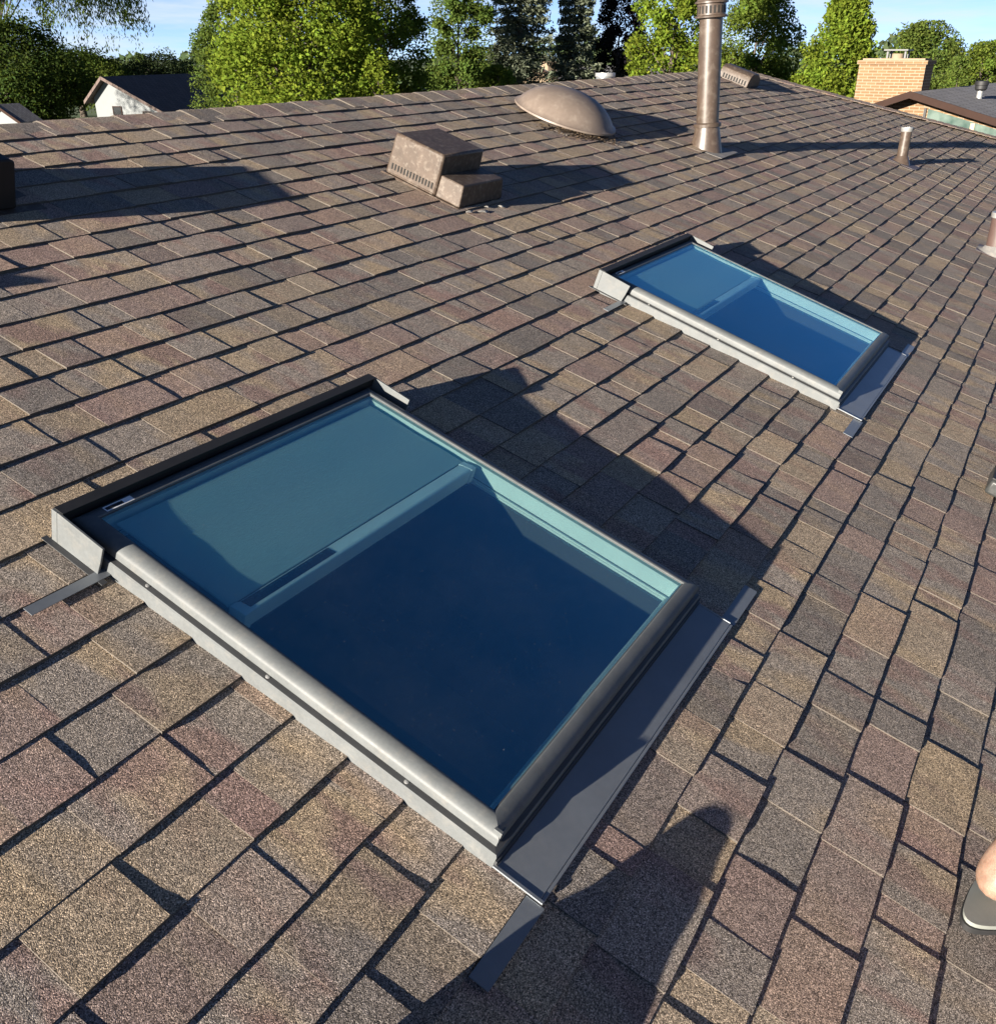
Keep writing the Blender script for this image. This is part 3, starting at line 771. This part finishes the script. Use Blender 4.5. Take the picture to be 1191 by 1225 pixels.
# thin high cloud streaks, in sky directions
tc = nt.nodes.new('ShaderNodeTexCoord'); mp = nt.nodes.new('ShaderNodeMapping'); mp.inputs['Scale'].default_value = (3.2, 3.2, 26.)
nz = nt.nodes.new('ShaderNodeTexNoise'); nz.inputs['Scale'].default_value = 2.2; nz.inputs['Detail'].default_value = 7; nz.inputs['Roughness'].default_value = .6
cr = nt.nodes.new('ShaderNodeValToRGB'); cr.color_ramp.elements[0].position = .40; cr.color_ramp.elements[0].color = (.22, .22, .22, 1); cr.color_ramp.elements[1].position = .66
cr.color_ramp.elements[1].color = (.75, .75, .75, 1)
mx = nt.nodes.new('ShaderNodeMix'); mx.data_type = 'RGBA'
mx.inputs[7].default_value = (4.6, 5.1, 5.8, 1)
nt.links.new(tc.outputs['Generated'], mp.inputs[0]); nt.links.new(mp.outputs[0], nz.inputs[0]); nt.links.new(nz.outputs[0], cr.inputs[0])
sx_ = nt.nodes.new('ShaderNodeSeparateXYZ'); nt.links.new(tc.outputs['Generated'], sx_.inputs[0])
lowr = nt.nodes.new('ShaderNodeMapRange'); lowr.inputs[1].default_value = .07; lowr.inputs[2].default_value = .16; lowr.inputs[3].default_value = 1; lowr.inputs[4].default_value = 0
nt.links.new(sx_.outputs[2], lowr.inputs[0]); cm = nt.nodes.new('ShaderNodeMath'); cm.operation = 'MULTIPLY'
nt.links.new(cr.outputs[0], cm.inputs[0]); nt.links.new(lowr.outputs[0], cm.inputs[1]); nt.links.new(cm.outputs[0], mx.inputs[0]); nt.links.new(sk_.outputs[0], mx.inputs[6]); nt.links.new(mx.outputs[2], bg.inputs[0]); nt.links.new(bg.outputs[0], out.inputs[0])

# ------------------------------------------------------------------ trees
def leaf_mat(name, col, transl=.35):
    t = NT(name)
    a = t.n('ShaderNodeAttribute', _attribute_name='tone').outputs['Color']
    s = t.n('ShaderNodeSeparateColor', Color=a)
    c = t.n('ShaderNodeHueSaturation', Color=col, Hue=t.math('ADD', t.math('MULTIPLY', s.outputs[1], .05), .475), Saturation=1., Value=t.math('ADD', t.math('MULTIPLY', s.outputs[0], 1.05), .45)).outputs[0]
    d = t.n('ShaderNodeBsdfDiffuse', Color=c); tr = t.n('ShaderNodeBsdfTranslucent', Color=t.mix(.5, c, (.14, .18, .02)))
    g = t.n('ShaderNodeBsdfGlossy', Color=(.5, .5, .5), Roughness=.45)
    m1 = t.n('ShaderNodeMixShader', Fac=transl); t.nt.links.new(d.outputs[0], m1.inputs[1]); t.nt.links.new(tr.outputs[0], m1.inputs[2])
    m2 = t.n('ShaderNodeMixShader', Fac=.05); t.nt.links.new(m1.outputs[0], m2.inputs[1]); t.nt.links.new(g.outputs[0], m2.inputs[2])
    t.nt.links.new(m1.outputs[0], t.out.inputs[0]); return t.mat
# foliage
M['bark'] = painted('bark', (.075, .058, .045), .9, .35, 3)
LEAF = {'bright': leaf_mat('leaf_bright', (.172, .232, .030), .5), 'mid': leaf_mat('leaf_mid', (.125, .172, .030), .45), 'dark': leaf_mat('leaf_dark', (.046, .072, .019), .4),
        'deep': leaf_mat('leaf_deep', (.092, .134, .030), .42), 'spruce': leaf_mat('needle_spruce', (.112, .128, .088), .25), 'plum': leaf_mat('leaf_plum', (.016, .013, .017), .15),
        'yellow': leaf_mat('leaf_yellowish', (.100, .138, .030), .4), 'far': leaf_mat('leaf_far', (.062, .085, .040), .3)}

def leaf_mesh(name, cen, siz, tone, mat, parent, aspect=.55, droop=None, loc=None):
    n = len(cen)
    a = rng.normal(size=(n, 3)); a[:, 2] *= .7
    if droop is not None: a = a * .35 + np.array([0, 0, -1.]) * droop
    a /= np.linalg.norm(a, axis=1, keepdims=True)
    b = rng.normal(size=(n, 3)); b -= a * (a * b).sum(1, keepdims=True); b /= np.linalg.norm(b, axis=1, keepdims=True)
    L = siz[:, None]; W = L * aspect
    fold = np.cross(a, b) * W * .25
    v = np.stack([cen - a * L * .5, cen + b * W * .5 + fold, cen + a * L * .5, cen - b * W * .5 + fold], 1).reshape(-1, 3)
    me = bpy.data.meshes.new(name); me.vertices.add(4 * n); me.vertices.foreach_set('co', v.astype(np.float32).ravel())
    me.loops.add(4 * n); me.loops.foreach_set('vertex_index', np.arange(4 * n, dtype=np.int32))
    me.polygons.add(n); me.polygons.foreach_set('loop_start', np.arange(0, 4 * n, 4, dtype=np.int32)); me.polygons.foreach_set('loop_total', np.full(n, 4, dtype=np.int32))
    me.update(); me.validate()
    at_ = me.attributes.new('tone', 'FLOAT_COLOR', 'FACE')
    t4 = np.ones((n, 4), np.float32); t4[:, 0] = tone[:, 0]; t4[:, 1] = tone[:, 1]
    at_.data.foreach_set('color', t4.ravel())
    me.materials.append(mat)
    o = bpy.data.objects.new(name, me); C.objects.link(o)
    if parent: o.parent = parent
    return o

def tree(kind, px, depth, w_px, top_px, mat, label, leaf=.17, n=9000, shape='round', base=1.2, name='broadleaf_tree', lumps=46, group=None, trunk_px=None):
    foot = at(px, 200, depth); top = at(px, top_px, depth).z; W = w_px / F_PX * depth; H = top - GROUND
    r = empty(name, (foot.x, foot.y, GROUND), (0, 0, 0), label, 'tree', group)
    R_ = W / 2
    def env(h):                                       # crown radius against height fraction 0..1
        if shape == 'round': return R_ * max(.05, math.sin(math.pi * (.10 + .88 * h)) ** .55)
        if shape == 'oval': return R_ * max(.05, math.sin(math.pi * (.16 + .82 * h ** 1.05)) ** .8)
        if shape == 'cone': return R_ * max(.04, (1 - h) ** .8 * (.35 + .65 * min(1, h * 6)))
        return R_
    n = int(n * 2.6); leaf *= .66; lumps = int(lumps * 1.3) if shape != 'cone' else lumps
    cen = []; siz = []; tone = []
    limbs = []
    if shape == 'cone':
        lv = int(H / .42)
        for i in range(lv):
            h = (i + .5) / lv; z = base + (H - base) * h; rad = env(h); nb = max(5, int(8 * (1 - h) + 5))
            for k in range(nb):
                a = rng.uniform(0, 2 * math.pi); L = rad * rng.uniform(.72, 1.12); m = max(5, int(n / lv / nb)); tb = rng.uniform(0, 1)
                t = rng.uniform(.08, 1, m) ** .7
                sag_ = -.28 * L * t + .16 * L * t * t + rng.normal(0, .05 + .03 * L, m)
                side = rng.normal(0, .10 + .13 * L * (1 - t * .6), m)
                cen.append(np.stack([math.cos(a) * L * t - math.sin(a) * side, math.sin(a) * L * t + math.cos(a) * side, z + sag_ - np.abs(side) * .25], 1))
                siz.append(leaf * rng.uniform(.7, 1.5, m)); tone.append(np.stack([np.clip(.25 + .3 * tb + .35 * t * rng.uniform(.4, 1.1, m), 0, 1), rng.uniform(0, 1, m)], 1))
                if k < 3: limbs.append([(0, 0, z), (math.cos(a) * L * .8, math.sin(a) * L * .8, z - .15 * L)])
    else:
        m = int(n / lumps)
        for i in range(lumps):
            h = rng.uniform(0, 1); a = rng.uniform(0, 2 * math.pi); rr = env(h) * (rng.uniform(.25, 1.) ** .45) * .88
            c = np.array([math.cos(a) * rr, math.sin(a) * rr, base + (H - base) * (.04 + .92 * h)])
            rc = R_ * rng.uniform(.16, .30); tb = rng.uniform(0, 1)
            d = rng.normal(size=(m, 3)); d /= np.linalg.norm(d, axis=1, keepdims=True); q = rng.uniform(.15, 1, m)[:, None] ** .5
            p = c + d * q * rc * np.array([1, 1, .85]) * rng.uniform(.8, 1.25, (m, 1))
            cen.append(p); siz.append(leaf * rng.uniform(.6, 1.4, m))
            tone.append(np.stack([np.clip(.30 + .28 * tb + rng.normal(0, .16, m), 0, 1), np.clip(tb * .5 + rng.uniform(0, .5, m), 0, 1)], 1))
            limbs.append([(0, 0, max(base * .8, c[2] - rr * .9)), tuple(c * np.array([.55, .55, 1]) - np.array([0, 0, .12 * rr])), tuple(c)])
        # inner and stray leaves knit the clumps together
        m = int(n * .35); hh = rng.uniform(0, 1, m); aa = rng.uniform(0, 2 * math.pi, m); rr = np.array([env(x) for x in hh]) * np.sqrt(rng.uniform(.02, 1.02, m)) * .97
        cen.append(np.stack([np.cos(aa) * rr, np.sin(aa) * rr, base + (H - base) * hh], 1)); siz.append(leaf * rng.uniform(.6, 1.3, m)); tone.append(np.stack([rng.uniform(.1, .7, m), rng.uniform(0, 1, m)], 1))
    leaf_mesh('crown', np.concatenate(cen), np.concatenate(siz), np.concatenate(tone), mat, r, aspect=.28 if shape == 'cone' else .62)
    t = MB(); rt = max(.09, W * .028)
    t.tube([(0, 0, -.1), (.03, .02, H * .2), (-.04, .05, H * .5), (0, 0, H * (.97 if shape == 'cone' else .8))], [rt * 1.25, rt, rt * .65, rt * .15], 10)
    for l in limbs[:40]: t.tube(l, [rt * .35, rt * .22, rt * .08][:len(l)] if len(l) == 3 else [rt * .18, rt * .05], 5)
    t.build('trunk', M['bark'], r, smooth=60)
    return r

def weeping(px, depth, w_px, top_px, mat, label, n=150000, leaf=.29):
    foot = at(px, 200, depth); top = at(px, top_px, depth).z; W = w_px / F_PX * depth; H = top - GROUND; R_ = W / 2
    r = empty('weeping_tree', (foot.x, foot.y, GROUND), (0, 0, 0), label, 'tree')
    cen = []; tone = []; limbs = []
    ns = 1250; m = n // ns
    for i in range(ns):
        a = rng.uniform(0, 2 * math.pi); q = math.sqrt(rng.uniform(.02, 1)); x, y = math.cos(a) * R_ * q, math.sin(a) * R_ * q
        z1 = H * (.62 + .38 * math.sqrt(max(0, 1 - q * q))) * rng.uniform(.75, 1.); ln = rng.uniform(1.0, 5.6) * (1 + .25 * q); tb = rng.uniform(0, 1)
        t = rng.uniform(0, 1, m); sw = rng.normal(0, .35, 2)
        cen.append(np.stack([x + sw[0] * t * t + rng.normal(0, .30, m), y + sw[1] * t * t + rng.normal(0, .30, m), np.maximum(.8, z1 - ln * t)], 1))
        tone.append(np.stack([np.clip(.2 + .4 * tb + rng.normal(0, .15, m), 0, 1), rng.uniform(0, 1, m)], 1))
        if i < 30: limbs.append([(0, 0, H * .3), (x * .5, y * .5, z1 * .86), (x, y, z1)])
    cen = np.concatenate(cen)
    leaf_mesh('crown', cen, leaf * rng.uniform(.6, 1.4, len(cen)), np.concatenate(tone), mat, r, aspect=.3, droop=.8)
    t = MB(); t.tube([(0, 0, -.1), (.1, 0, H * .2), (0, .1, H * .5), (.1, 0, H * .8)], [.42, .34, .22, .06], 10)
    for l in limbs: t.tube(l, [.06, .035, .012], 5)
    t.build('trunk', M['bark'], r, smooth=60)

weeping(30, 74, 320, -190, LEAF['deep'], 'tall feathery tree with hanging fine leaves at the far left, sky showing through')
tree('t', 30, 64, 190, 28, LEAF['dark'], 'dense dark tree below the feathery hanging branches at far left', leaf=.30, n=14000, shape='round', base=.6)
tree('t', 112, 88, 130, 62, LEAF['deep'], 'hazy green tree behind the left end of the white gabled house', leaf=.34, n=6000)
tree('t', 205, 95, 105, 64, LEAF['far'], 'small distant tree above the white gabled house roof', leaf=.34, n=3500)
tree('t', 292, 44, 104, 4, LEAF['deep'], 'dull green tree peeking out left of the bright green maple', leaf=.2, n=5000)
tree('t', 372, 30, 205, -70, LEAF['bright'], 'widest bright green tree, between the white gabled house and the spruces', leaf=.19, n=17000, lumps=90)
tree('t', 462, 35, 125, -60, LEAF['mid'], 'darker green tree touching the right side of the widest bright tree', leaf=.18, n=10000, shape='oval', lumps=60)
tree('t', 458, 29, 62, 58, LEAF['bright'], 'young bright green tree low in front of the darker green tree', leaf=.15, n=3200, name='young_tree', lumps=30)
tree('t', 552, 44, 82, -70, LEAF['deep'], 'mid green tree beside the left spruce, left edge against sky', leaf=.2, n=12000, shape='oval')
tree('t', 596, 40, 66, 77, LEAF['mid'], 'round leafy bush at the foot of the spruces just above the ridge', leaf=.16, n=3000, name='bush', lumps=30)
tree('t', 622, 47, 125, -150, LEAF['spruce'], 'big grey green spruce behind the dome vent, left of the pair', leaf=.34, n=15000, shape='cone', base=.7, name='spruce_tree', group='spruces behind the ridge')
tree('t', 683, 49, 82, -110, LEAF['spruce'], 'narrower grey green spruce next to the dark purple tree', leaf=.34, n=12000, shape='cone', base=.7, name='spruce_tree', group='spruces behind the ridge')
tree('t', 733, 52, 70, -35, LEAF['plum'], 'dark purple leaved tree between spruce and bright green tree', leaf=.22, n=8000, shape='oval', base=.5)
tree('t', 795, 30, 112, -80, LEAF['bright'], 'bright green tree directly left of the tall flue pipe', leaf=.17, n=11000, shape='oval', base=.6, lumps=60)
tree('t', 888, 36, 122, -22, LEAF['mid'], 'shady mid green tree directly right of the tall flue pipe', leaf=.17, n=11000, base=.6, lumps=64)
tree('t', 985, 27, 112, -14, LEAF['bright'], 'egg shaped green maple with pointed top, left of the brick chimney', leaf=.15, n=13000, shape='oval', base=.4, lumps=70)
tree('t', 1083, 62, 112, 27, LEAF['yellow'], 'yellowish green tree rising behind the brick chimney', leaf=.26, n=6500, base=.4)
tree('t', 1150, 52, 86, 50, LEAF['mid'], 'lower green tree right of the brick chimney above the grey roof', leaf=.22, n=5000, base=.4)
tree('t', 1124, 44, 44, 66, LEAF['yellow'], 'small yellowish bush right against the brick chimney', leaf=.18, n=2200, name='bush', base=.3, lumps=26)
tree('t', 1208, 48, 66, 22, LEAF['deep'], 'green tree cut off by the right edge of the photo', leaf=.22, n=4500, base=.4)
def woods():
    n = 26000; px = rng.uniform(-500, 1900, n); dep = rng.uniform(135, 190, n)
    x = (px - 595.5) / F_PX
    hump = 5.4 + 1.6 * np.sin(px * .021) + 1.1 * np.sin(px * .057 + 1) + .7 * np.sin(px * .131)
    base_ = np.array([at(0, 200, 1.)[0]] * 1)
    P0 = np.array(CAM); h = np.array(RH); l = np.array(RL)
    cen = P0 + h * dep[:, None] + l * (x * dep * 1.12)[:, None]; cen[:, 2] = GROUND + rng.uniform(0, 1, n) ** .8 * hump + .3
    leaf_mesh('far_woods', cen, rng.uniform(.7, 1.6, n), np.stack([rng.uniform(.1, .9, n), rng.uniform(0, 1, n)], 1), LEAF['far'], None)['kind'] = 'stuff'
woods()
M['tan_block'] = painted('tan_masonry', (.22, .165, .11), .85, .15, 6)
M['tan_post'] = painted('tan_post', (.42, .30, .18), .6)
# ------------------------------------------------------------------ neighbouring houses
def rows_mat(name, col, scale, var=.3):
    t = NT(name); p = t.obj()
    b = t.n('ShaderNodeTexBrick', Vector=p, Scale=scale, Color1=tuple(c * (1 - var) for c in col), Color2=tuple(c * (1 + var) for c in col), Mortar=tuple(c * .35 for c in col))
    b.inputs['Mortar Size'].default_value = .03; b.inputs['Brick Width'].default_value = .5; b.inputs['Row Height'].default_value = .25
    n = t.noise(p, 30, 4).outputs[0]
    return t.pbr(t.mix(t.math('MULTIPLY', n, .4), b.outputs[0], col), .9)
def brick_mat():
    t = NT('tan_brick'); p = t.obj()
    # brick courses run round the block: use x+y along, z up
    s = t.n('ShaderNodeSeparateXYZ', Vector=p)
    v = t.n('ShaderNodeCombineXYZ', X=t.math('ADD', s.outputs[0], s.outputs[1]), Y=s.outputs[2], Z=0.).outputs[0]
    b = t.n('ShaderNodeTexBrick', Vector=v, Scale=1., Color1=(.165, .100, .046), Color2=(.125, .064, .027), Mortar=(.27, .215, .155))
    b.inputs['Brick Width'].default_value = .21; b.inputs['Row Height'].default_value = .064; b.inputs['Mortar Size'].default_value = .008
    n = t.noise(p, 9, 5).outputs[0]
    c = t.mix(t.math('MULTIPLY', n, .5), b.outputs[0], (.17, .11, .055))
    return t.pbr(c, .9, 0., t.bump(b.outputs['Fac'], .4, .01))
M['brick'] = brick_mat()
M['grey_roof'] = rows_mat('grey_shingle', (.165, .16, .165), 1.6)
M['dark_roof'] = rows_mat('dark_brown_shingle', (.105, .076, .066), 1.4)
M['white_wall'] = painted('white_stucco', (.175, .187, .19), .8, .05, 3)
M['brown_trim'] = painted('brown_trim', (.030, .016, .012), .75, .1, 8, 0., .12)
M['window'] = None
def win_mat():
    t = NT('house_window'); p = t.obj()
    c = t.ramp(t.noise(p, 3.2, 3).outputs[0], ((.35, (.045, .075, .065)), (.65, (.12, .16, .14))))
    return t.pbr(c, .08, 0., None, **{'Specular IOR Level': .8})
M['window'] = win_mat()
M['dark_glass'] = painted('dark_glass', (.012, .014, .016), .12)

def frame_of(o, xd, yd):                         # Empty at o with x along xd, y along yd, z up
    e = math.atan2(xd.y, xd.x); return (0, 0, e)

def gable_house(name, label, px, ridge_py, depth, xdir_screen, xl, xr, slope_l, slope_r, length, roof, wall, over=.45, thick=.14, trim=None):
    """local x across the gable (screen right), y along the ridge (away), z up; origin under the gable peak on the ground"""
    pk = at(px, ridge_py, depth)
    a, b = xdir_screen; xd = (RL * a + RH * b).normalized()
    r = empty(name, (pk.x, pk.y, GROUND), (0, 0, math.atan2(xd.y, xd.x)), label, 'house')
    H = pk.z - GROUND
    zl, zr = H - slope_l * xl, H - slope_r * xr
    trim = trim or M['brown_trim']
    for s, x, z, in ((-1, -xl, zl), (1, xr, zr)):
        m = MB(); m.loft([[(0, -over, H), (x, -over, z), (x, -over, z - thick), (0, -over, H - thick)], [(0, length, H), (x, length, z), (x, length, z - thick), (0, length, H - thick)]])
        m.build('roof', roof, r)
        # rake board
        m = MB(); m.loft([[(0, -over - .04, H + .02), (x * 1.01, -over - .04, z + .02), (x * 1.01, -over - .04, z - thick - .02), (0, -over - .04, H - thick - .02)],
                          [(0, -over - .003, H + .02), (x * 1.01, -over - .003, z + .02), (x * 1.01, -over - .003, z - thick - .02), (0, -over - .003, H - thick - .02)]])
        m.build('rake_board', trim, r)
    iw = .35
    m = MB(); xs = [-xl + iw, xr - iw]
    zL, zR = H - slope_l * (xl - iw) - thick - .012, H - slope_r * (xr - iw) - thick - .012
    m.loft([[(xs[0], 0, 0), (xs[1], 0, 0), (xs[1], 0, zR), (0, 0, H - thick - .012), (xs[0], 0, zL)], [(xs[0], length - .4, 0), (xs[1], length - .4, 0), (xs[1], length - .4, zR), (0, length - .4, H - thick - .012), (xs[0], length - .4, zL)]])
    m.build('wall', wall, r)
    return r, H
def window(parent, x0, z0, x1, z1, frame, pane, y=-.012):
    f = MB(); w = .05
    f.box(x0, y - .03, z0, x0 + w, y + .03, z1); f.box(x1 - w, y - .03, z0, x1, y + .03, z1); f.box(x0 + w, y - .03, z0, x1 - w, y + .03, z0 + w); f.box(x0 + w, y - .03, z1 - w, x1 - w, y + .03, z1)
    o = f.build('window', frame, parent)
    p = MB(); p.box(x0 + w, y - .012, z0 + w, x1 - w, y + .003, z1 - w); p.build('pane', pane, o)

hl, H = gable_house('house', 'white gabled house with dark brown roof, left of the bright green tree', 126, 91, 52, (.97, -.25), 1.35, 3.6, .95, .50, 16., M['dark_roof'], M['white_wall'], trim=M['dark_roof'])
window(hl, .12, H - 2.05, .72, H - 1.55, M['brown_trim'], M['dark_glass']); window(hl, 2.05, H - 2.12, 2.6, H - 1.80, M['brown_trim'], M['dark_glass'])
tree('t', -440, 37, 190, -60, LEAF['deep'], 'loose tree outside the frame whose shade dapples the white gable', leaf=.24, n=2100, base=1.0)
hs, H = gable_house('house', 'low grey roofed house with a white gable at the far left edge', 2, 124, 55, (.9, -.45), 1.5, 1.9, .5, .5, 1.2, M['grey_roof'], M['white_wall'])
hc, H = gable_house('house', 'distant grey roof with tan chimney under the spruces', 648, 78, 60, (.55, -.83), 3., 4., .32, .32, 9., M['grey_roof'], M['tan_block'])
ch = MB(); ch.box(.2, -.2, H - .6, .95, .5, H + .15); ch.box(.14, -.26, H + .1502, 1.01, .56, H + .24); ch.build('chimney', M['tan_block'], hc)
hr, H = gable_house('house', 'neighbouring grey roofed house with brown fascia and brick chimney at the right', 1097, 109, 20, (.80, -.60), 2.6, 3.4, .36, .27, 20., M['grey_roof'], M['brick'], over=.55, thick=.10)
# band of windows under the right rake
g = MB(); g.loft([[(.30, -.02, H - 1.45), (3.0, -.02, H - 1.75), (3.0, -.02, H - 1.02), (.30, -.02, H - .34)], [(.30, -.006, H - 1.45), (3.0, -.006, H - 1.75), (3.0, -.006, H - 1.02), (.30, -.006, H - .34)]])
pane = g.build('window', M['window'], hr)
f = MB()
for k, x in enumerate((.22, 1.22, 2.2)):
    f = MB(); f.box(x, -.05, H - 1.9, x + .085 if k else x + .05, -.021, H - .27 - .27 * x); f.build('mullion', M['tan_post'] if k else M['rubber'], pane)
# brick chimney with cap
ch = MB(); ch.box(-1.75, 1.3, H - 1.3, -.25, 2.0, H + .52); ch.box(-1.79, 1.26, H + .521, -.21, 2.04, H + .60)
co_ = ch.build('chimney', M['brick'], hr)
cp = MB(); cp.box(-1.70, 1.35, H + .602, -.30, 1.95, H + .64); cp.build('crown', M['tan_block'], co_)
fl = MB(); fl.lathe([(.13, H + .64), (.13, H + .74)], 16, c=(-1.0, 1.65, 0)); fl.build('flue', M['tan_block'], co_, smooth=40)
cpp = MB(); cpp.box(-1.27, 1.42, H + .80, -.73, 1.88, H + .83)
for x in (-1.2, -.8): cpp.box(x - .02, 1.5, H + .642, x + .02, 1.54, H + .7995); cpp.box(x - .02, 1.76, H + .642, x + .02, 1.80, H + .7995)
cpp.build('chimney_cap', M['clad_dark'], co_)
# black roof vent on its right slope
vx, vy = .75, 2.6; vz = H - .27 * vx
v = MB(); v.lathe([(.065, -.06), (.065, .22)], 18, c=(vx, vy, vz)); rv = v.build('roof_vent', M['galv'], hr, smooth=40)
v = MB(); v.lathe([(.10, .16), (.135, .20), (.135, .27), (.15, .28), (.15, .36), (.10, .37)], 20, c=(vx, vy, vz)); v.build('vent_head', M['rubber'], rv, smooth=40)

# ------------------------------------------------------------------ camera and view
cd = bpy.data.cameras.new('camera'); co = bpy.data.objects.new('camera', cd); C.objects.link(co)
cd.sensor_fit = 'HORIZONTAL'; cd.sensor_width = 36; cd.lens = 36 * F_PX / 1191; cd.clip_start = .02; cd.clip_end = 3000
Z = -CF
co.matrix_world = Matrix(((CR.x, -CD.x, Z.x, CAM.x), (CR.y, -CD.y, Z.y, CAM.y), (CR.z, -CD.z, Z.z, CAM.z), (0, 0, 0, 1)))
S = bpy.context.scene; S.camera = co
S.view_settings.view_transform = 'Standard'; S.view_settings.look = 'None'; S.view_settings.gamma = 1; S.view_settings.exposure = 1.85
S.cycles.max_bounces = 10; S.cycles.transparent_max_bounces = 16
